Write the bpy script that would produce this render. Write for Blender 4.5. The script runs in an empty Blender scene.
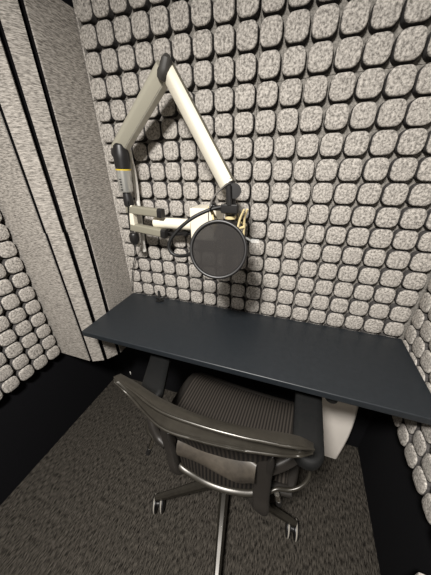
import bpy, bmesh, math, random
from mathutils import Vector, Matrix
random.seed(7)
C = bpy.context.scene.collection
H = 1.80                                   # floor sits 1.80 m under the first pad row: z below is metres over the floor
V = Vector

# ------------------------------------------------------------------ camera (solved from the pad grid)
F_PX = 232.5035
CAM = V((0.771579, -0.868500, H - 0.448579))
RX = V((0.9451758, 0.32621242, -0.01510491))
RD = V((0.1390854, -0.44397664, -0.88517795))
RF = V((-0.29546227, 0.8345479, -0.46500736))
def ray(px, py):
    return RX * ((px - 215.5) / F_PX) + RD * ((py - 287.5) / F_PX) + RF
def at(px, py, Y):                         # a photo pixel read as a point at depth Y
    d = ray(px, py); return CAM + d * ((Y - CAM.y) / d.y)
def atz(px, py, z):
    d = ray(px, py); return CAM + d * ((z - CAM.z) / d.z)
def atx(px, py, x):
    d = ray(px, py); return CAM + d * ((x - CAM.x) / d.x)
cd = bpy.data.cameras.new('camera'); co = bpy.data.objects.new('camera', cd); C.objects.link(co)
m = Matrix((RX, -RD, -RF)).transposed().to_4x4(); m.translation = CAM
co.matrix_world = m
cd.sensor_fit = 'AUTO'; cd.sensor_width = 36; cd.lens = F_PX / 575 * 36; cd.clip_start = 0.01
bpy.context.scene.camera = co

# ------------------------------------------------------------------ materials
def lin(c):
    return tuple(((v/255)/12.92 if v/255 <= .04045 else ((v/255+.055)/1.055)**2.4) for v in c) + (1,)
def mat(name, col, rough=.5, metal=0.0, spec=None):
    m = bpy.data.materials.new(name); m.use_nodes = True
    b = m.node_tree.nodes['Principled BSDF']
    b.inputs['Base Color'].default_value = lin(col)
    b.inputs['Roughness'].default_value = rough; b.inputs['Metallic'].default_value = metal
    if spec is not None: b.inputs['Specular IOR Level'].default_value = spec
    return m
def mottle(m, c1, c2, scale, stretch=(1,1,1), detail=3, lo=.3, hi=.7, bump=0.0, bscale=None, dist=.004, rough=.6):
    nt = m.node_tree; N = nt.nodes; L = nt.links; b = N['Principled BSDF']
    tc = N.new('ShaderNodeTexCoord'); mp = N.new('ShaderNodeMapping'); mp.inputs['Scale'].default_value = stretch
    L.new(tc.outputs['Object'], mp.inputs['Vector'])
    nz = N.new('ShaderNodeTexNoise'); nz.inputs['Scale'].default_value = scale; nz.inputs['Detail'].default_value = detail
    nz.inputs['Roughness'].default_value = rough
    L.new(mp.outputs[0], nz.inputs['Vector'])
    cr = N.new('ShaderNodeValToRGB'); e = cr.color_ramp.elements
    e[0].position = lo; e[1].position = hi; e[0].color = lin(c1); e[1].color = lin(c2)
    L.new(nz.outputs['Fac'], cr.inputs['Fac']); L.new(cr.outputs['Color'], b.inputs['Base Color'])
    if bump:
        n2 = nz
        if bscale:
            n2 = N.new('ShaderNodeTexNoise'); n2.inputs['Scale'].default_value = bscale; n2.inputs['Detail'].default_value = 3
            L.new(mp.outputs[0], n2.inputs['Vector'])
        bp = N.new('ShaderNodeBump'); bp.inputs['Strength'].default_value = bump; bp.inputs['Distance'].default_value = dist
        L.new(n2.outputs['Fac'], bp.inputs['Height']); L.new(bp.outputs['Normal'], b.inputs['Normal'])
    return m
FELT = mottle(mat('pad_felt', (170,165,158), .95, spec=.15), (110,106,101), (206,200,192), 150, detail=5, lo=.38, hi=.62, bump=.6, dist=.0025, rough=.72)
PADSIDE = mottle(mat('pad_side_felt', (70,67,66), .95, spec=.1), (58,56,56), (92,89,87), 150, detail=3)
BASE = mottle(mat('panel_backing_felt', (140,135,128), .95, spec=.1), (100,97,92), (160,155,148), 230, detail=3, bump=.3, dist=.002)
STRIPF = mottle(mat('trap_felt', (165,160,150), .95, spec=.15), (96,92,87), (188,182,174), 100, stretch=(.6,.6,4), detail=6, lo=.38, hi=.62, bump=.35, dist=.0015, rough=.7)
BLACKF = mottle(mat('black_wall_fabric', (14,14,17), .9, spec=.15), (10,10,13), (17,17,20), 300, bump=.2, dist=.001)
DARKGAP = mat('trap_core_black', (12,11,12), .9, spec=.1)
CARPET = mottle(mat('carpet_loop', (60,56,52), .95, spec=.05), (16,15,13), (90,85,78), 150, stretch=(1.5,.33,1), detail=5, lo=.38, hi=.68, bump=.9, dist=.004, rough=.7)
DESK = mottle(mat('desk_laminate', (46,51,55), .42, spec=.5), (29,33,37), (34,38,42), 60, detail=2, bump=.05, bscale=500, dist=.0006)
STEEL = mat('bare_grey_metal', (120,118,112), .4, .9)
ALU = mat('champagne_aluminium', (166,162,147), .42, .2)
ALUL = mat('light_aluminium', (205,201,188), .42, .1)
BARM = mat('olive_grey_bar', (140,136,121), .45, .15)
ALUW = mat('cream_aluminium', (214,208,192), .42, .1)
ELBOW = mat('charcoal_cap_plastic', (52,50,47), .6)
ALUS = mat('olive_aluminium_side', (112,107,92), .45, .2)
CREAM = mat('cream_paint', (233,226,208), .4)
SILVER = mat('satin_silver', (205,205,200), .3, .75)
YELLOW = mat('yellow_ring', (214,186,60), .4)
PLAST = mat('black_plastic', (26,25,25), .42)
PLASTM = mat('black_rubber', (12,12,12), .55)
GOLD = mat('pale_gold_metal', (226,208,160), .3, .25)
WHITE = mat('white_shell', (236,229,220), .4)
CHROME = mat('chrome', (215,212,205), .18, 1.0)
FRAME = mottle(mat('chair_graphite_frame', (50,47,42), .3, .35), (46,43,38), (54,51,45), 40, bump=.04, bscale=700, dist=.0006)
FRAMED = mat('chair_dark_plastic', (36,33,30), .5)
ARMPAD = mottle(mat('armpad_vinyl', (45,46,46), .55, spec=.3), (17,18,18), (22,22,22), 80, bump=.1, bscale=600, dist=.0006)
LUMB = mottle(mat('lumbar_worn_vinyl', (80,72,62), .45), (40,36,32), (72,66,58), 22, detail=6, bump=.15, bscale=120, dist=.001)
CABLEW = mat('white_cable_jacket', (236,233,226), .45)
BAND = mat('caster_grey_band', (160,155,146), .5)
CABLEB = mat('black_cable_jacket', (20,20,20), .5)
CABLEG = mat('grey_cable_jacket', (95,92,88), .5)
CLEAR = mat('clear_plastic', (235,235,232), .15)
CLEAR.node_tree.nodes['Principled BSDF'].inputs['Alpha'].default_value = .22
def ribbed(name, c1, c2, freq, rough=.7):
    m = mat(name, c1, rough, spec=.25); nt = m.node_tree; N = nt.nodes; L = nt.links; b = N['Principled BSDF']
    tc = N.new('ShaderNodeTexCoord'); w = N.new('ShaderNodeTexWave'); w.wave_type = 'BANDS'; w.bands_direction = 'X'
    w.inputs['Scale'].default_value = freq; w.inputs['Distortion'].default_value = .25; w.inputs['Detail'].default_value = 1
    L.new(tc.outputs['Object'], w.inputs['Vector'])
    cr = N.new('ShaderNodeValToRGB'); cr.color_ramp.elements[0].position = .15; cr.color_ramp.elements[1].position = .75
    cr.color_ramp.elements[0].color = lin(c2); cr.color_ramp.elements[1].color = lin(c1)
    L.new(w.outputs['Fac'], cr.inputs['Fac']); L.new(cr.outputs['Color'], b.inputs['Base Color'])
    bp = N.new('ShaderNodeBump'); bp.inputs['Strength'].default_value = .6; bp.inputs['Distance'].default_value = .003
    L.new(w.outputs['Fac'], bp.inputs['Height']); L.new(bp.outputs['Normal'], b.inputs['Normal'])
    return m
MESHW = ribbed('chair_pellicle', (60,55,50), (28,25,22), 26)
MESHB = ribbed('chair_back_pellicle', (48,43,38), (18,16,15), 26)
# pop filter gauze: fine nylon, half see-through
GAUZE = mat('pop_gauze', (25,21,18), .8)
GAUZE.node_tree.nodes['Principled BSDF'].inputs['Alpha'].default_value = .83

# ------------------------------------------------------------------ mesh helpers
def finish(name, bm, m, parent=None, smooth=True, ang=40):
    bmesh.ops.recalc_face_normals(bm, faces=bm.faces[:])
    me = bpy.data.meshes.new(name); bm.to_mesh(me); bm.free()
    if m: me.materials.append(m)
    if smooth:
        me.polygons.foreach_set('use_smooth', [True]*len(me.polygons)); me.set_sharp_from_angle(angle=math.radians(ang))
    o = bpy.data.objects.new(name, me); C.objects.link(o)
    if smooth and len(me.polygons) < 6000:
        wn = o.modifiers.new('weighted', 'WEIGHTED_NORMAL'); wn.keep_sharp = True; wn.weight = 60
    if parent:
        o.parent = parent; o.matrix_parent_inverse = Matrix.Identity(4)
        o.matrix_basis = Matrix.Identity(4)
    return o
def local(o, parent):                        # o was built in world coordinates: keep it where it is under its parent
    o.parent = parent; o.matrix_parent_inverse = parent.matrix_basis.inverted(); return o
def empty(name, loc=(0,0,0), rz=0):
    o = bpy.data.objects.new(name, None); C.objects.link(o); o.empty_display_size = .05
    o.location = loc; o.rotation_euler = (0,0,rz); o.matrix_basis = Matrix.Translation(V(loc)) @ Matrix.Rotation(rz,4,'Z')
    return o
def tag(o, label, cat, group=None):
    o['label'] = label; o['category'] = cat
    if group: o['group'] = group
    return o
def structure(o): o['kind'] = 'structure'; return o
def box(bm, lo, hi, bev=0, seg=2, mtx=None):
    r = bmesh.ops.create_cube(bm, size=1)
    vs = r['verts']; lo, hi = V(lo), V(hi)
    for v in vs: v.co = V(((lo[i]+hi[i])/2 + v.co[i]*(hi[i]-lo[i])) for i in range(3))
    if bev:
        es = list({e for v in vs for e in v.link_edges})
        r = bmesh.ops.bevel(bm, geom=es, offset=bev, segments=seg, affect='EDGES', profile=.5)
        vs = list({v for f in r['faces'] for v in f.verts} | {v for v in vs if v.is_valid})
    if mtx is not None:
        for v in vs: v.co = mtx @ v.co
    return vs
def catmull(P, n=8):
    P = [V(p) for p in P]
    if len(P) < 3: return P
    out = []; Q = [P[0]*2-P[1]] + P + [P[-1]*2-P[-2]]
    for i in range(1, len(Q)-2):
        for k in range(n):
            t = k/n; a,b,c,d = Q[i-1],Q[i],Q[i+1],Q[i+2]
            out.append(.5*((2*b)+(c-a)*t+(2*a-5*b+4*c-d)*t*t+(3*b-a-3*c+d)*t**3))
    out.append(P[-1]); return out
def interp(vals, n):                         # radii per control point -> per sample, same n as catmull
    out = []
    for a, b in zip(vals, vals[1:]): out += [a+(b-a)*k/n for k in range(n)]
    return out + [vals[-1]]
def sweep(bm, path, prof, up=V((0,0,1)), scales=None, cap=True, closed=False):
    """profile points (u,v) swept along path; u = side, v = up-ish"""
    rings = []; n = len(path); prev = None
    for i, p in enumerate(path):
        if closed: t = path[(i+1)%n]-path[i-1]
        else: t = path[min(i+1,n-1)]-path[max(i-1,0)]
        t.normalize()
        if prev is None or up is not None:
            h = up if up is not None else (V((0,0,1)) if abs(t.z) < .9 else V((1,0,0)))
            s = t.cross(h)
            if s.length < 1e-4: s = t.cross(V((0,1,0)))
            s.normalize()
        else:
            s = prev - t*prev.dot(t); s.normalize()
        prev = s; w = s.cross(t).normalized()
        k = scales[i] if scales else 1
        ku, kv = k if isinstance(k, tuple) else (k, k)
        rings.append([bm.verts.new(p + s*(a*ku) + w*(b*kv)) for a, b in prof])
    k = len(prof); nn = n if closed else n-1
    for i in range(nn):
        A, B = rings[i], rings[(i+1)%n]
        for j in range(k): bm.faces.new((A[j], A[(j+1)%k], B[(j+1)%k], B[j]))
    if cap and not closed:
        bm.faces.new(rings[0][::-1]); bm.faces.new(rings[-1])
def circ(r, n=12): return [(r*math.cos(2*math.pi*i/n), r*math.sin(2*math.pi*i/n)) for i in range(n)]
def rrect(w, h, r, k=4):
    out = []
    for cx, cy, a0 in ((w/2-r,h/2-r,0),(-w/2+r,h/2-r,90),(-w/2+r,-h/2+r,180),(w/2-r,-h/2+r,270)):
        for i in range(k+1):
            a = math.radians(a0+90*i/k); out.append((cx+r*math.cos(a), cy+r*math.sin(a)))
    return out
def tube(bm, pts, r, n=10, smooth=8, cap=True, radii=None):
    path = catmull(pts, smooth) if smooth and len(pts) > 2 else [V(p) for p in pts]
    sc = None
    if radii: sc = interp(radii, smooth) if smooth and len(pts) > 2 else list(radii)
    sweep(bm, path, circ(r, n), up=None, scales=sc, cap=cap)
def lathe(bm, base, axis, prof, n=24):
    """prof: (radius, height along axis)"""
    axis = V(axis).normalized(); q = V((0,0,1)).rotation_difference(axis); rings = []
    for r, h in prof:
        rings.append([bm.verts.new(V(base)+q@V((r*math.cos(2*math.pi*i/n), r*math.sin(2*math.pi*i/n), h))) for i in range(n)])
    for A, B in zip(rings, rings[1:]):
        for j in range(n): bm.faces.new((A[j], A[(j+1)%n], B[(j+1)%n], B[j]))
    bm.faces.new(rings[0][::-1]); bm.faces.new(rings[-1])
def prism(bm, poly, z0, z1, bev=0):
    a = [bm.verts.new((x,y,z0)) for x,y in poly]; b = [bm.verts.new((x,y,z1)) for x,y in poly]; n = len(poly)
    fs = [bm.faces.new((a[i],a[(i+1)%n],b[(i+1)%n],b[i])) for i in range(n)]
    fs += [bm.faces.new(a[::-1]), bm.faces.new(b)]
    if bev:
        es = list({e for f in fs for e in f.edges})
        bmesh.ops.bevel(bm, geom=es, offset=bev, segments=2, affect='EDGES', profile=.5)
def torus(bm, c, axis, R, r, N=48, n=10):
    axis = V(axis).normalized(); q = V((0,0,1)).rotation_difference(axis)
    path = [V(c)+q@V((R*math.cos(2*math.pi*i/N), R*math.sin(2*math.pi*i/N), 0)) for i in range(N)]
    sweep(bm, path, circ(r, n), up=axis, closed=True)

# ------------------------------------------------------------------ the room
XL, XR, YB, YF, ZC = -.325, 1.243, .039, -2.0, H+.26
def slab(name, lo, hi, m):
    bm = bmesh.new(); box(bm, lo, hi); return structure(finish(name, bm, m, smooth=False))
T = .06
slab('floor', (XL-T,YF-T,-.06), (XR+T,YB+T,0), CARPET)
slab('ceiling', (XL-T,YF-T,ZC), (XR+T,YB+T,ZC+.06), BLACKF)
slab('wall_back', (XL-T,YB,0), (XR+T,YB+T,ZC), BLACKF)
slab('wall_left', (XL-T,YF,0), (XL,YB,ZC), BLACKF)
slab('wall_right', (XR,YF,0), (XR+T,YB,ZC), BLACKF)
slab('wall_rear', (XL-T,YF-T,0), (XR+T,YF,ZC), BASE)

# ------------------------------------------------------------------ pad panels
P = .0667
def outline(w, r, k=5): return rrect(w, w, r, k)
PADW, PADD = .0606, .029
def pad_panel(name, cols, rows, edge=None):
    """panel in local coords: x right, z up from 0,0 at its lower left; faces -y, pad faces at y=0"""
    bm = bmesh.new(); W, Hh = cols*P, rows*P
    box(bm, (.0006,PADD,.0006), (W-.0006,PADD+.0085,Hh-.0006))
    for i in range(cols):
        for j in range(rows):
            cx, cz = (i+.5)*P, (j+.5)*P
            s = 1+random.uniform(-.012,.012); dy = random.uniform(-.0008,.0012)
            cx += random.uniform(-.0006,.0006); cz += random.uniform(-.0006,.0006)
            tx, tz = random.uniform(-.012,.012), random.uniform(-.012,.012)
            rings = []
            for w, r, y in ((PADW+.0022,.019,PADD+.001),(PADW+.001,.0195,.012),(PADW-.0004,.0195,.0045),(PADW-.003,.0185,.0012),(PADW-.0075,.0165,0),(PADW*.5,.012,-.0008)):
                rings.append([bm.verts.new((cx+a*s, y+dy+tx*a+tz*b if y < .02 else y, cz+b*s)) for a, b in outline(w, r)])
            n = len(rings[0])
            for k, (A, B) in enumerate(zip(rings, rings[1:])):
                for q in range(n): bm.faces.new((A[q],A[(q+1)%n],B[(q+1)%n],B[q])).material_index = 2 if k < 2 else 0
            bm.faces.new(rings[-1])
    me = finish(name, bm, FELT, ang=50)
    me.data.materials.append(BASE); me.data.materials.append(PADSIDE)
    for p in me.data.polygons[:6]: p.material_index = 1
    return me
SEAM1, SEAM2, BOT = H-.2335, H-.2335-9*P, H-.2335-16*P     # seams of the stacked panels, their lower edge
protos = {}
def place(kind, cols, rows, loc, rz, label):
    if kind not in protos:
        o = pad_panel('acoustic_panel', cols, rows); protos[kind] = o
    else:
        o = protos[kind].copy(); C.objects.link(o)
    o.matrix_basis = Matrix.Translation(V(loc)) @ Matrix.Rotation(rz,4,'Z')
    o.location = loc; o.rotation_euler = (0,0,rz)
    return tag(o, label, 'acoustic panel', 'grey felt pad panels on the walls')
W9 = 9*P
upL = place('up', 9, 5, (0,0,SEAM1), 0, 'grey felt pad panel on back wall, top left, above the mic arm elbow')
upR = place('up', 9, 5, (W9,0,SEAM1), 0, 'grey felt pad panel on back wall, top right corner of the photo')
miL = place('mid', 9, 9, (0,0,SEAM2), 0, 'grey felt pad panel behind the mic arm, centre left of back wall')
miR = place('mid', 9, 9, (W9,0,SEAM2), 0, 'grey felt pad panel on back wall, middle tier right of the pop filter')
loL = place('low', 9, 7, (0,0,BOT), 0, 'grey felt pad panel just above the left half of the desk')
loR = place('low', 9, 7, (W9,0,BOT), 0, 'grey felt pad panel just above the right half of the desk')
XLP, XRP = -.2825, 1.2005
YLS, YRS = -.2765, .001
lz = .006
place('low', 9, 7, (XLP, YLS-W9, BOT+lz), math.pi/2, 'grey felt pad panel low on left wall, above the black wall band')
place('mid', 9, 9, (XLP, YLS-W9, SEAM2+lz), math.pi/2, 'grey felt pad panel on left wall, upper one cut by the photo edge')
place('low', 9, 7, (XRP, YRS, BOT+.012), -math.pi/2, 'grey felt pad panel low on right wall beside the desk end')
place('mid', 9, 9, (XRP, YRS, SEAM2+.012), -math.pi/2, 'grey felt pad panel on right wall above desk height, in the corner')

for o, z0, z1, w_ in ((upL,SEAM1,SEAM1+5*P,.007),(miL,SEAM2,SEAM1,.013),(loL,BOT,SEAM2,.016)):
    bm = bmesh.new(); box(bm, (.0004,-.0012,z0+.001), (w_,PADD+.004,z1-.001), .002)
    o2 = finish('edge_strip', bm, FELT, smooth=False); o2.parent = o; o2.matrix_parent_inverse = o.matrix_basis.inverted()
for o, z0, z1 in ((upR,SEAM1,SEAM1+5*P),(miR,SEAM2,SEAM1),(loR,BOT,SEAM2)):
    bm = bmesh.new(); box(bm, (2*W9+.0005,PADD-.004,z0+.001), (XR-.0005,PADD+.008,z1-.001))
    o2 = finish('edge_strip', bm, BASE, smooth=False); o2.parent = o; o2.matrix_parent_inverse = o.matrix_basis.inverted()
# ------------------------------------------------------------------ corner bass trap, two stacked units
def trap(z0, z1, dx, label):
    t = empty('corner_bass_trap', (XL+.14, -.13, z0))
    tag(t, label, 'bass trap', 'felt corner traps')
    strips = [((XL+.003,-.270),(-.111,-.270)), ((-.095,-.2675),(-.0455,-.243)), ((-.0355,-.231),(-.0085,-.187)), ((-.0015,-.171),(-.0015,YB-.003))]
    bm = bmesh.new()
    prism(bm, [(XL+.003,YB-.004),(XL+.003,-.246),(-.116,-.246),(-.062,-.222),(-.032,-.170),(-.024,-.136),(-.024,YB-.004)], z0+.001, z1-.001)
    for k, (a, b) in enumerate(strips):
        a, b = V(a), V(b); d = (b-a).normalized(); nr = V((-d.y, d.x)); a += d*.002; b -= d*(.002 if k < 3 else .006)
        if k: a.x += dx
        if k < 3: b.x += dx
        prism(bm, [tuple(a+nr*.004),tuple(b+nr*.004),tuple(b+nr*.03),tuple(a+nr*.03)], z0+.0005, z1-.0005)
    local(finish('core', bm, DARKGAP, smooth=False), t)
    for k, (a, b) in enumerate(strips):
        a, b = V((a[0]+(dx if k else 0), a[1])), V((b[0]+dx, b[1])); d = (b-a).normalized(); nrm = V((-d.y, d.x))*.0055
        if k == 3: b.x -= dx
        bm = bmesh.new()
        prism(bm, [tuple(a),tuple(b),tuple(b+nrm),tuple(a+nrm)], z0, z1, bev=.0008)
        local(finish('felt_strip', bm, STRIPF, smooth=False), t)
    return t
ZS = atx(86.5,229.5,-.002).z
trap(BOT, ZS, 0, 'lower light grey felt corner trap, standing over the black wall band behind desk')
trap(ZS+.0004, H+.004, -.004, 'upper light grey felt corner trap reaching up to the black ceiling corner')

# ------------------------------------------------------------------ felt block low on the right wall, photo corner
e0 = atx(415,575,XR-.03); 
bm = bmesh.new(); box(bm, (XR-.033, e0.y-.45, .0005), (XR-.001, e0.y, e0.z+.03), .004)
tag(finish('felt_block', bm, FELT), 'grey felt block low on right wall, bottom right photo corner', 'felt block')

# ------------------------------------------------------------------ desk
DZ = H-1.0315
bm = bmesh.new(); box(bm, (.008,-.342,DZ-.024), (1.199,-.0025,DZ), .0038, 4)
desk = empty('desk', (.6,-.16,DZ-.024)); tag(desk, 'dark blue grey desk shelf fixed along the padded back wall', 'desk')
top = local(finish('desk_top', bm, DESK), desk)
kp = at(330.5,404,-.315)
bm = bmesh.new(); lathe(bm, (kp.x,-.306,DZ-.0245), (0,0,-1), [(.011,0),(.011,.012),(.0185,.014),(.020,.022),(.018,.034),(.012,.037)], 28)
local(finish('knob', bm, PLASTM), desk)['label'] = 'round black knob'
for x in (.10, 1.0):                        # folding wall brackets in the dark below
    bm = bmesh.new(); box(bm, (x-.012,-.27,DZ-.044), (x+.012,.028,DZ-.0242), .002)
    box(bm, (x-.012,.006,BOT+.001), (x+.012,.028,DZ-.043), .002)
    for v in bm.verts: v.co.y -= .0405 if v.co.y > -.2 else 0
    local(finish('bracket', bm, PLAST), desk)

# ------------------------------------------------------------------ white box standing under the desk
def white_box():
    r0 = atz(337,460,.002); x1 = r0.x; yf = r0.y; wd = .20
    bm = bmesh.new(); rings = []
    for z, bow in ((.001,-.004),(.004,0),(.05,.004),(.12,.009),(.20,.012),(.28,.011),(.36,.006),(.42,0),(.437,-.004),(.44,-.012)):
        g = .004 if z in (.001,.44) else 0
        poly = rrect(wd+2*bow-g, .085-g, .012, 4)
        rings.append([bm.verts.new((x1-wd/2+a, yf+.0425+b, z)) for a, b in poly])
    n = len(rings[0])
    for A, B in zip(rings, rings[1:]):
        for j in range(n): bm.faces.new((A[j],A[(j+1)%n],B[(j+1)%n],B[j]))
    bm.faces.new(rings[0][::-1]); bm.faces.new(rings[-1])
    return tag(finish('floor_box', bm, WHITE), 'white box with bowed sides standing on carpet below the desk', 'box')
white_box()

# ------------------------------------------------------------------ chair
CH = V((.625,-.367,0)); RZ = math.radians(-3.5)
chair = empty('office_chair', CH, RZ)
tag(chair, 'brown black mesh office chair pushed under the desk, seen from behind', 'chair')
def part(name, bm, m, parent=None, ang=40, **k):
    return finish(name, bm, m, parent or chair, ang=ang, **k)
inv = chair.matrix_basis.inverted()
# base: five legs, casters
for k in range(5):
    a = math.radians(-79.3+72*k) - RZ; d = V((math.cos(a), math.sin(a), 0))
    bm = bmesh.new()
    path = [d*.03+V((0,0,.118)), d*.12+V((0,0,.108)), d*.22+V((0,0,.092)), d*.285+V((0,0,.082)), d*.312+V((0,0,.078))]
    prof = [(-.017,-.016),(.017,-.016),(.0155,.004),(.007,.015),(-.007,.015),(-.0155,.004)]
    sweep(bm, catmull(path,5), prof, scales=interp([1.25,1.05,.85,.75,.6],5))
    leg = part('base_leg', bm, FRAME, ang=30)
    bm = bmesh.new(); cpos = d*.300
    tube(bm, [cpos+V((0,0,.074)), cpos+V((0,0,.045))], .008)
    ra = math.radians((-82,-84,-95,-78,-66)[k]); roll = V((math.cos(ra), math.sin(ra), 0)); ax = V((-roll.y, roll.x, 0))
    cc = cpos + roll*.006 + V((0,0,.0350))
    for sg in (-1,1):
        lathe(bm, cc+ax*(.007*sg), ax*sg, [(.026,0),(.033,.002),(.0345,.008),(.031,.016),(.014,.019)], 24)
    tube(bm, [cc-ax*.007, cc+ax*.007], .012, smooth=0)
    cas = part('caster', bm, PLAST)
    bm = bmesh.new()
    for sg in (-1,1): torus(bm, cc+ax*(.0150*sg), ax, .0330, .0027, 32, 6)
    part('wheel_band', bm, BAND, cas)
bm = bmesh.new(); lathe(bm, (0,0,.09), (0,0,1), [(.036,0),(.043,.008),(.043,.045),(.034,.056)]); part('base_hub', bm, FRAMED)
bm = bmesh.new(); lathe(bm, (0,0,.14), (0,0,1), [(.026,0),(.026,.10),(.018,.102),(.018,.20)]); part('gas_lift', bm, PLAST)
bm = bmesh.new(); box(bm, (-.085,-.10,.325), (.085,.10,.385), .018, 3); part('tilt_mechanism', bm, FRAMED)
# seat
SZ = .425
def seat_pt(u, v):                           # u -1..1 lateral, v 0 rear .. 1 front
    w = .232+.014*math.sin(v*math.pi*.9); y = -.085+.35*v
    z = SZ-.006*(1-u*u) + .010*u**4 - .035*max(0,(v-.72)/.28)**2 + .012*max(0,(.2-v)/.2)**2
    return V((u*w, y, z))
bm = bmesh.new(); nu, nv = 20, 20
g = [[bm.verts.new(seat_pt(-1+2*i/nu, j/nv)) for i in range(nu+1)] for j in range(nv+1)]
for j in range(nv):
    for i in range(nu): bm.faces.new((g[j][i],g[j][i+1],g[j+1][i+1],g[j+1][i]))
r = bmesh.ops.extrude_face_region(bm, geom=bm.faces[:])
for v in [e for e in r['geom'] if isinstance(e, bmesh.types.BMVert)]: v.co.z -= .005
part('seat_mesh', bm, MESHW)
bm = bmesh.new()
loop = [seat_pt(-1,j/10) for j in range(0,10)] + [seat_pt(-.93,1.0)] + [seat_pt(-1+.2*i,1.02) for i in range(1,10)] + [seat_pt(.93,1.0)] + [seat_pt(1,j/10) for j in range(9,-1,-1)] + [seat_pt(1-.2*i,-.02) for i in range(1,10)]
loop = [p*1 + V((math.copysign(.012,p.x) if abs(p.x)>.2 else 0,0,-.009)) for p in loop]
sweep(bm, loop, rrect(.034,.026,.012,3), closed=True)
part('seat_frame', bm, FRAMED)
# backrest: points read off the photo at their heights, in the chair's own frame
def Lp(p): return inv @ atz(*p)
def rows_loft(bm, rows, n=6, closed=False):
    """rows of control points -> smooth sheet; closed joins last row to first"""
    R = [catmull(r, n) for r in rows]; g = [[bm.verts.new(p) for p in r] for r in R]; m_ = len(g); k = len(g[0])
    for j in range(m_ if closed else m_-1):
        A, B = g[j], g[(j+1)%m_]
        for i in range(k-1): bm.faces.new((A[i],A[i+1],B[i+1],B[i]))
    if closed:
        bm.faces.new([r[0] for r in g]); bm.faces.new([r[-1] for r in g][::-1])
def row(px, z): return [Lp((x,y,z+dz)) for (x,y,*d_) in px for dz in (d_ or [0])]
rt = row([(116.5,375.2,-.008),(130,383),(160,402),(200,419),(240,429.5),(260,433),(280,436),(300,440.5),(314,447.5,-.014)], .852)
rr = row([(114.3,377,-.004),(130,389),(160,411),(200,426),(240,437),(260,441),(280,445),(300,448),(314.5,449.5,-.010)], .847)
rg = row([(113.3,379.2,.044),(130,393),(160,417),(200,431),(240,441),(260,444.5),(280,448),(300,450.5),(314.2,451.5,.036)], .798)
rl = row([(114.2,381.8,.040),(130,396.5,.008),(160,427),(200,441),(240,450),(260,453),(280,455.5),(300,456),(312.5,453.5,.032)], .800)
fw = V((0,.014,0))
rm = [(a+b)/2+V((0,-.004,.002)) for a, b in zip(rt, rr)]
li = [p+fw*.9+V((0,0,.004)) for p in rl]; ti = [p+fw+V((0,0,-.008)) for p in rt]; l2 = [p+V((0,.004,-.004)) for p in rl]
bm = bmesh.new(); rows_loft(bm, [ti, rt, rm, rr, [(a*.35+b*.65)+V((0,.003,0)) for a,b in zip(rr,rg)], rg, [(a*.5+b*.5) for a,b in zip(rl,rg)], rl, l2, li], 7, True)
tube(bm, [p*.985+q*.015+V((0,-.001,.001)) for p, q in zip(rr,rt)], .0034, 8, 7, radii=[.5]+[1]*7+[.5])
tube(bm, rl, .0034, 8, 7, radii=[.5]+[1]*7+[.5])
part('back_rim', bm, FRAME, ang=45)
mt = row([(166,430),(200,439),(240,448),(274,453)], .792)
mm = row([(173,441),(205,452),(240,463),(270,468)], .650)
mb = row([(178,464),(205,483),(235,491),(267,491)], .475)
cols = [catmull([a,b,c], 7) for a,b,c in zip(catmull(mt,6),catmull(mm,6),catmull(mb,6))]
bm = bmesh.new(); g = [[bm.verts.new(p+V((0,.006,0))) for p in c] for c in cols]
for A, B in zip(g, g[1:]):
    for i in range(len(A)-1): bm.faces.new((A[i],A[i+1],B[i+1],B[i]))
r = bmesh.ops.extrude_face_region(bm, geom=bm.faces[:])
for v in [e for e in r['geom'] if isinstance(e, bmesh.types.BMVert)]: v.co.y += .004
part('back_mesh', bm, MESHB)
for sd_ in (0,-1):
    bm = bmesh.new(); sweep(bm, cols[sd_][2:], rrect(.018,.020,.007,3), up=V((0,1,0)), scales=[min(1,.15+.3*i) for i in range(len(cols[sd_])-2)]); part('back_side', bm, FRAMED)
bm = bmesh.new(); path = catmull(row([(175,459,.02),(181,467,.006),(191,474),(205,482),(220,488),(235,491.5),(250,493),(268,491,.005)], .472), 5)
sweep(bm, path, rrect(.020,.018,.007,3), up=V((0,-.5,1)).normalized())
part('back_lower_rail', bm, FRAME)
# lumbar pad across the back
lu = row([(178,438),(200,438),(220,444),(238,454),(256,467)], .655)
ll = row([(179,455,.01),(200,464),(220,475),(238,483),(255,483)], .590)
bk = V((0,-.014,0))
bm = bmesh.new(); rows_loft(bm, [lu, [(a*.8+b*.2)+bk*.6 for a,b in zip(lu,ll)], [(a+b)/2+bk for a,b in zip(lu,ll)], [(a*.2+b*.8)+bk*.7 for a,b in zip(lu,ll)], ll, [p-bk*.5 for p in ll], [p-bk*.5 for p in lu]], 7, True)
part('lumbar_pad', bm, LUMB, ang=60)
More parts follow.
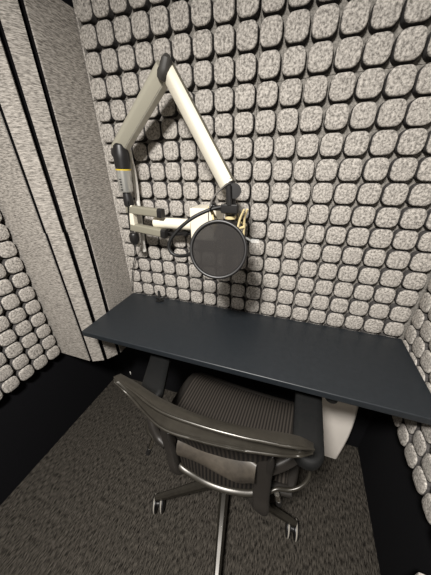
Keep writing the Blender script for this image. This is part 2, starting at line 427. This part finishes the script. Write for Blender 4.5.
# uprights, arm stems, arm pads, levers
up_px = {-1: [(163,419,.70),(167,438,.59),(171.5,452,.53),(177,470,.462)], 1: [(265,452,.70),(263,479,.575),(261,494,.51),(259.5,508,.452)]}
up_w = {-1: .032, 1: .046}
st_px = {-1: [(166,445,.55),(158,437,.56),(152,423,.60),(151,408,.64)], 1: [(262,471,.60),(275,467,.612),(290,460,.632),(303,450,.652)]}
lv_px = {-1: [(151,413,.60),(148.3,421,.588),(148.8,431,.56),(155,439,.54),(163,445,.53)], 1: [(311,466,.56),(308,479,.53),(300,487,.51),(289,490,.50),(277,489,.50),(268,493,.49)]}
rod_px = {-1: ((153.5,437,.50),(150,448,.455),(148,453.5,.43)), 1: ((277,494,.47),(278.5,500,.44),(279,504,.42))}
pad_c = {-1: (.346,-.340,20), 1: (.884,-.362,-1)}
for sg in (-1,1):
    bm = bmesh.new(); P4 = [Lp(p) for p in up_px[sg]]
    path = catmull(P4+[P4[-1]*.45+V((sg*.06,-.06,.36))*.55, V((sg*.06,-.04,.36))], 6); w_ = up_w[sg]
    sweep(bm, path, rrect(w_,.024,.009,3), up=V((0,1,0)), scales=interp([.8,1,1.05,1.0,.9,.9],6))
    up = part('back_upright', bm, FRAMED)
    bm = bmesh.new(); b0 = Lp({-1:(165.5,433,.607),1:(264.5,474,.595)}[sg]); lathe(bm, b0+V((0,-.006,0)), (0,-1,.3), [(.007,0),(.007,.005),(.004,.007)], 14); part('bolt', bm, FRAMED, up)
    bm = bmesh.new(); path = catmull([Lp(p) for p in st_px[sg]], 6)
    pc = inv @ V((pad_c[sg][0], pad_c[sg][1], 0)); path = path + [V((pc.x,pc.y-.03,.660))]
    sweep(bm, path, rrect(.028 if sg < 0 else .036,.024,.009,3), up=V((0,1,0)))
    part('arm_stem', bm, FRAMED)
    bm = bmesh.new(); rings = []; ca, sa = math.cos(math.radians(pad_c[sg][2])), math.sin(math.radians(pad_c[sg][2]))
    for z, g_ in ((.650,-.006),(.655,0),(.668,.002),(.677,0),(.682,-.007),(.684,-.020)):
        ring = []
        for a, b in rrect(.080+2*g_, .270+2*g_, .038+g_, 7):
            ring.append(bm.verts.new(inv @ V((pad_c[sg][0]+a*ca-b*sa, pad_c[sg][1]+a*sa+b*ca, z-.012*max(0,(-b-.08)/.06)**2))))
        rings.append(ring)
    nn = len(rings[0])
    for A, B in zip(rings, rings[1:]):
        for j in range(nn): bm.faces.new((A[j],A[(j+1)%nn],B[(j+1)%nn],B[j]))
    bm.faces.new(rings[0][::-1]); bm.faces.new(rings[-1])
    part('armrest_pad', bm, ARMPAD)
    bm = bmesh.new(); tube(bm, [Lp(p) for p in lv_px[sg]], .0062)
    lev = part('arm_lever', bm, FRAME)
    bm = bmesh.new(); tube(bm, [Lp(rod_px[sg][0]),Lp(rod_px[sg][1])], .0075, smooth=0); part('lever_rod', bm, CHROME, lev)
    bm = bmesh.new(); tube(bm, [Lp(rod_px[sg][1]),Lp(rod_px[sg][2])], .0085, smooth=0); part('lever_grip', bm, PLAST, lev)

# ------------------------------------------------------------------ mic arm on its wall mount
arm = empty('microphone_boom', at(200,222,.0)); tag(arm, 'cream and grey jointed microphone boom arm on white wall plate', 'microphone boom')
def ap(name, bm, m, parent=None, ang=40):
    o = finish(name, bm, m, ang=ang)
    if parent is None: return local(o, arm)
    o.parent = parent; o.matrix_parent_inverse = (arm.matrix_basis).inverted() if False else parent.matrix_world.inverted(); return o
A_, B_ = at(188.7,208,-.095), at(213.5,242,-.095)
bm = bmesh.new(); box(bm, (A_.x,-.095,B_.z), (B_.x+.01,-.0015,A_.z), .007, 3); ap('wall_plate', bm, CREAM)
YT = -.075
t0, t1 = at(155.5,223,YT), at(189.6,224,YT); t1.x = A_.x+.0; t0.z = t1.z = (t0.z+t1.z)/2
bm = bmesh.new(); tube(bm, [t0, t1], .0205, 20, 0); ap('mount_tube', bm, CREAM)
j_ = at(186,232,-.055); bm = bmesh.new(); tube(bm, [at(168,234,-.055),V((A_.x,-.055,j_.z))], .009, 12, 0); lathe(bm, j_, (0,-1,0), [(.012,0),(.014,.004),(.014,.014),(.010,.018)], 16); ap('clamp_screw', bm, PLAST)
YP = -.100
def bar(bm, a, b, w, h, r, up=V((0,0,1))): sweep(bm, [V(a),V(b)], rrect(w,h,r,4), up=up)
for (ax_, ay_, bx_, by_) in ((128,209,158.5,213),(131.5,226.5,162,233)):
    a, b = at(ax_,ay_,YP), at(bx_,by_,YP)
    bm = bmesh.new(); bar(bm, a, b, .026, .031, .007); br = ap('bracket_bar', bm, BARM)
    d = (b-a).normalized(); bm = bmesh.new(); bar(bm, b+d*.0005, b+d*.019,   .027, .034, .008); o = ap('end_cap', bm, PLAST); 
    o.parent = br; o.matrix_parent_inverse = Matrix.Identity(4)
# pivot post
p0, p1, p2, p3, p4 = at(134,240,YP), at(129.5,199,YP), at(126.5,192,YP), at(123.2,169,YP), at(121,150,YP)
bm = bmesh.new(); lathe(bm, at(133.5,233,YP), V((0,0,-1)), [(.014,0),(.019,.006),(.019,.03),(.012,.045)], 20); ap('pivot_base', bm, PLAST)
bm = bmesh.new(); box(bm, (p1.x-.012,YP-.012,at(131,221,YP).z-.03), (p1.x+.012,YP+.012,p1.z-.02), .003); ap('pivot_spine', bm, CREAM)
bm = bmesh.new(); lathe(bm, at(129.7,206,YP), (p2-at(129.7,206,YP)).normalized(), [(.016,0),(.019,.006),(.017,.03),(.014,(p2-at(129.7,206,YP)).length)], 20); ap('pivot_joint', bm, PLAST)
ax = (p3-p2).normalized()
bm = bmesh.new(); lathe(bm, p2, ax, [(.020,0),(.0235,.004),(.0255,.05),(.026,(p3-p2).length-.004)], 28); col = ap('silver_collar', bm, SILVER); col['label'] = 'silver collar'
bm = bmesh.new(); lathe(bm, p3-ax*.0038, ax, [(.0266,0),(.0266,.0038)], 28); ap('yellow_ring', bm, YELLOW)['label'] = 'thin yellow ring'
bm = bmesh.new(); lathe(bm, p3+ax*.0014, ax, [(.026,0),(.027,.03),(.027,(p4-p3).length-.012),(.022,(p4-p3).length+.012)], 28); ap('post_cap', bm, PLAST)
# tiny dark letters down the collar
q0 = p2+ax*.008; vd = (CAM-p2); vd -= ax*vd.dot(ax); vd.normalize(); sd = ax.cross(vd).normalized()
bm = bmesh.new()
for k in range(5):
    cpt = p2+ax*(.010+.0085*k)+(vd*math.cos(.55)-sd*math.sin(.6)).normalized()*.0262
    mt = Matrix.Translation(cpt) @ Matrix((sd, ax, vd)).transposed().to_4x4()
    w_ = (.004,.0025,.004,.0035,.004)[k]
    box(bm, (-w_,-.0012,-.001), (w_,.0012,.0006), 0, mtx=mt)
    if k in (0,2,3): box(bm, (-.001,-.0026,-.001), (.001,.0026,.0006), 0, mtx=mt)
ap('collar_lettering', bm, PLAST)
# lower arm, elbow, upper arm
a0, a1 = at(118.5,150,-.095), at(164.5,70,-.125)
dl = (a1-a0).normalized()
UPL = (CAM-(a0+a1)/2).normalized()
def keel(w, h): return [(-w/2,-h*.5),(w/2,-h*.5),(w/2,h*.22),(w*.34,h*.46),(-w*.05,h*.5),(-w/2,h*.30)]
def arm_pair(a, b, up, hw, sgn, name, ma, mb, sh=0.0):
    # main face profile plus the darker side cover running along it; u is across the arm, v towards the room
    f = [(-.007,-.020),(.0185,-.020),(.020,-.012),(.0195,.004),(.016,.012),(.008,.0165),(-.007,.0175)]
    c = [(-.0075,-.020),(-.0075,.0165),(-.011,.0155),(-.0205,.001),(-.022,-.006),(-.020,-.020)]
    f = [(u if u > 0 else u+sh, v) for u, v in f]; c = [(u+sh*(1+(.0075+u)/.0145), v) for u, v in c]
    bm = bmesh.new(); sweep(bm, [V(a),V(b)], [(u*sgn*hw,v) for u,v in f], up=up); o = ap(name, bm, ma)
    bm = bmesh.new(); sweep(bm, [V(a),V(b)], [(u*sgn*hw,v) for u,v in c], up=up); o2 = finish('side_cover', bm, mb)
    o2.parent = o; o2.matrix_parent_inverse = Matrix.Identity(4)
arm_pair(a0, a1, UPL, 1.3, -1, 'lower_arm', ALU, ALUL, -.002)
bm = bmesh.new(); bar(bm, a0-dl*.020, a0+dl*.0-dl*.0005, .034, .049, .012, up=(UPL+V((.55,0,-.1))).normalized()); lathe(bm, p4-ax*.006, ax, [(.020,0),(.021,.022),(.014,.030)], 20); ap('lower_joint', bm, PLAST)
eb = at(164.8,69,-.140); u0, u1 = at(171,72,-.128), at(229.5,184,-.200)
bm = bmesh.new(); sweep(bm, [at(161.5,78,-.136), at(162.8,73,-.139), eb, at(166.3,61,-.139), at(166.6,58,-.134)], rrect(.031,.042,.015,5), up=UPL, scales=[.8,1,1.0,.95,.6]); ap('elbow_cap', bm, ELBOW)
du = (u1-u0).normalized()
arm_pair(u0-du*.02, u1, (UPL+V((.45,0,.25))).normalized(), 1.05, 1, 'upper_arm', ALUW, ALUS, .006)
bm = bmesh.new(); tube(bm, [at(234,191,-.186),at(234,191,-.216)], .0195, 24, 0)
bar(bm, u1-du*.012, at(232,194,-.2), .026, .036, .010, up=UPL); ap('swivel_joint', bm, PLAST)
bm = bmesh.new(); mt_, mb_ = at(231,192,-.2), at(231.5,211,-.2)
bar(bm, at(228.5,184,-.228), at(229.5,205,-.228), .013, .010, .004, up=V((0,1,0)))
tube(bm, [V((mt_.x,-.2,mt_.z)), V((mt_.x,-.2,mb_.z))], .0145, 16, 0)
lathe(bm, (mt_.x,-.2,at(231,204,-.2).z), (0,0,-1), [(.022,0),(.024,.004),(.024,.022),(.018,.027)], 20)
ap('mic_fork', bm, PLAST)
MX, MY, MZ = mt_.x, -.2, mb_.z              # top of the hanging microphone

# ------------------------------------------------------------------ microphone, shock mount
mic = empty('microphone', (MX,MY,MZ)); tag(mic, 'large studio microphone hanging upside down behind the pop filter', 'microphone')
bm = bmesh.new(); lathe(bm, (MX,MY,MZ-.0275), (0,0,-1), [(.014,0),(.022,.004),(.024,.03),(.0245,.095),(.022,.10)], 32); local(finish('mic_body', bm, PLAST), mic)
bm = bmesh.new(); lathe(bm, (MX,MY,MZ-.0120), (0,0,-1), [(.0137,0),(.0165,.001),(.0165,.009),(.0137,.010)], 32); local(finish('brass_ring', bm, GOLD), mic)
bm = bmesh.new(); lathe(bm, (MX,MY,MZ-.128), (0,0,-1), [(.022,0),(.0255,.004),(.0262,.035),(.022,.055),(.010,.062)], 32); local(finish('mic_grille', bm, CHROME), mic)
bm = bmesh.new(); lathe(bm, (MX,MY,MZ-.0025), (0,0,-1), [(.010,0),(.0135,.002),(.0135,.020),(.0120,.0248)], 20); local(finish('connector', bm, PLAST), mic)
sm = empty('shock_mount', (MX,MY,MZ-.05)); tag(sm, 'pale gold spider shock mount cradling the microphone', 'shock mount')
bm = bmesh.new(); torus(bm, (MX,MY,MZ-.040), (0,0,1), .044, .0036, 48, 8); torus(bm, (MX,MY,MZ-.075), (0,0,1), .036, .003, 48, 8)
local(finish('cradle_ring', bm, GOLD), sm)
for k in range(3):
    a = math.radians((-36,186,92)[k]); d = V((math.cos(a), math.sin(a), 0)); s = V((-d.y,d.x,0)); c0 = V((MX,MY,MZ))
    bm = bmesh.new()
    for q in (-1,1):
        tube(bm, [c0+d*.044+s*.013*q+V((0,0,-.075)), c0+d*.047+s*.012*q+V((0,0,-.040)), c0+d*.052+s*.008*q+V((0,0,-.012)), c0+d*.064+s*.006*q+V((0,0,.012))], .0031, 8, 5)
    tube(bm, [c0+d*.047-s*.0125+V((0,0,-.040)), c0+d*.047+s*.0125+V((0,0,-.040))], .0035, 8, 0)
    local(finish('cradle_finger', bm, GOLD), sm)
    bm = bmesh.new()
    for q in (-1,1): tube(bm, [c0+d*.063+s*.006*q+V((0,0,.0105)), c0+d*.026+s*.012*q+V((0,0,-.055))], .0015, 6, 0)
    local(finish('elastic_band', bm, PLASTM), sm)
bm = bmesh.new(); w0 = at(255,241,-.19)
box(bm, (w0.x-.012,w0.y-.0015,w0.z-.006), (w0.x+.012,w0.y+.0015,w0.z+.006), .0018)
tube(bm, [w0+V((-.010,0,-.001)), V((MX+.045,MY,MZ-.073))], .003, 8, 0)
local(finish('clear_tab', bm, CLEAR), sm)['label'] = 'small clear plastic tab'

# ------------------------------------------------------------------ pop filter
FC = at(218,250,-.285); FN = V((.12,-.92,.30)).normalized()
pf = empty('pop_filter', FC); tag(pf, 'round black pop filter on a curled gooseneck before the microphone', 'pop filter')
FR = .0765
bm = bmesh.new(); q = V((0,0,1)).rotation_difference(FN)
path = [FC+q@V((FR*math.cos(2*math.pi*i/64), FR*math.sin(2*math.pi*i/64), 0)) for i in range(64)]
sweep(bm, path, rrect(.0095,.014,.004,3), up=FN, closed=True); local(finish('hoop', bm, PLAST), pf)
bm = bmesh.new()
for off in (-.0012,):
    ring = [bm.verts.new(FC+FN*off+q@V((FR*.985*math.cos(2*math.pi*i/64), FR*.985*math.sin(2*math.pi*i/64), 0))) for i in range(64)]
    bm.faces.new(ring)
r = bmesh.ops.extrude_face_region(bm, geom=bm.faces[:])
for v in [e for e in r['geom'] if isinstance(e, bmesh.types.BMVert)]: v.co += FN*.0022
local(finish('gauze', bm, GAUZE), pf)
left = FC+(at(190.5,254.5,-.285)-FC).normalized()*(FR+.004)
gp = [at(224,206.5,-.222), at(214,208.5,-.226), at(203,212.5,-.235), at(191,219,-.247), at(179,229,-.258), at(170.5,240,-.266), at(169,248,-.270), at(173,254,-.272), at(181,256,-.274), left]
bm = bmesh.new(); tube(bm, gp, .0053, 10, 7); local(finish('gooseneck', bm, PLASTM), pf)
bm = bmesh.new(); box(bm, V((left.x-.012,left.y-.006,left.z-.006)), V((left.x+.004,left.y+.006,left.z+.006)), .002); local(finish('hoop_joint', bm, PLAST), pf)
c1 = at(223,207,-.2)
bm = bmesh.new(); box(bm, (c1.x-.022,-.226,c1.z-.007), (c1.x+.006,-.205,c1.z+.006), .003); box(bm, (MX-.021,-.231,c1.z-.012), (MX+.026,-.2248,c1.z+.012), .003)
lathe(bm, (c1.x-.018,-.215,c1.z+.002), (-1,0,.1), [(.007,0),(.0095,.003),(.0095,.014),(.006,.016)], 16); local(finish('clamp', bm, PLAST), pf)

# ------------------------------------------------------------------ cables and small things
def cable(name, pts, r, m, label, n=8):
    bm = bmesh.new(); tube(bm, pts, r, 8, n); return tag(finish(name, bm, m), label, 'cable')
cable('white_cable', [at(129,150,-.058),at(131,160,-.050),at(133.5,170,-.042),at(136,185,-.040),at(137.5,198,-.040),at(139.5,213,-.040),at(141.5,228,-.040),at(143.2,243,-.038),at(144.5,251,-.034)], .0085, CABLEW, 'white cable hanging down the wall behind the arm post')
cable('white_lead', [at(131.5,207,-.070),at(132,215,-.066),at(134.5,223,-.062),at(137.5,232,-.056),at(138.5,246,-.042)], .007, CABLEW, 'short white lead between the two bracket bars near pivot')
cable('black_cable', [at(128,201,-.118),at(128.3,214,-.118),at(129.5,226,-.116),at(132,238,-.092),at(134.5,247,-.05),at(134.8,256,-.02),at(133.4,265,-.016),at(132.4,275,-.016),at(132,284,-.016),at(132.6,291.5,-.015)], .0022, CABLEB, 'thin black cable dropping from arm bracket to desk corner')
cable('grey_cable', [at(209.5,208,-.240),at(212,200,-.236),at(217,193,-.232),at(223,187.5,-.231),at(229,183,-.236)], .0026, CABLEG, 'short dark cable arching from arm joint to gooseneck')
cable('black_wire', [at(208.8,211,-.250),at(208.5,218,-.252),at(209.5,224,-.250),at(212,229,-.240)], .0014, CABLEB, 'short thin black wire beside gold finger of shock mount')
# black cable plug lying on the desk against the pads
pb = atz(162,299,DZ)
cpl = empty('cable_clip', (pb.x,pb.y,DZ)); tag(cpl, 'small black cable clip lying at the rear edge of the desk', 'cable clip')
bm = bmesh.new()
tube(bm, [V((pb.x-.018,-.012,DZ+.042)),V((pb.x-.012,-.022,DZ+.022)),V((pb.x+.002,-.036,DZ+.006)),V((pb.x+.020,-.040,DZ+.006))], .005, 8, 5)
tube(bm, [V((pb.x-.026,-.028,DZ+.0042)),V((pb.x-.006,-.030,DZ+.010)),V((pb.x+.012,-.020,DZ+.014)),V((pb.x+.024,-.016,DZ+.020))], .004, 8, 5)
local(finish('jaw', bm, PLASTM), cpl)
bm = bmesh.new(); box(bm, (pb.x-.014,-.052,DZ+.0005), (pb.x+.010,-.026,DZ+.006), .002); local(finish('foot', bm, PLASTM), cpl)
# white cable end hanging on the black wall under the desk
sp = at(130.5,373,YB-.004)
cable('cable_tie', [sp+V((-.002,0,.014)),sp+V((.004,-.004,.004)),sp+V((.001,-.002,-.010))], .0026, CABLEW, 'tiny white cable tie on black wall left of the chair')

# ------------------------------------------------------------------ light
ld = bpy.data.lights.new('ceiling_lamp', 'AREA'); ld.shape = 'DISK'; ld.size = .24; ld.energy = 62; ld.color = (1,.965,.92)
lo = bpy.data.objects.new('ceiling_lamp', ld); C.objects.link(lo)
lo.location = (.58,-1.20,H+.225)   # faces straight down
w = bpy.data.worlds.new('world'); bpy.context.scene.world = w; w.use_nodes = True
w.node_tree.nodes['Background'].inputs[0].default_value = (1,.95,.88,1); w.node_tree.nodes['Background'].inputs[1].default_value = .02
vs = bpy.context.scene.view_settings
vs.view_transform = 'Standard'; vs.look = 'None'; vs.exposure = 0; vs.gamma = 1; vs.use_curve_mapping = False
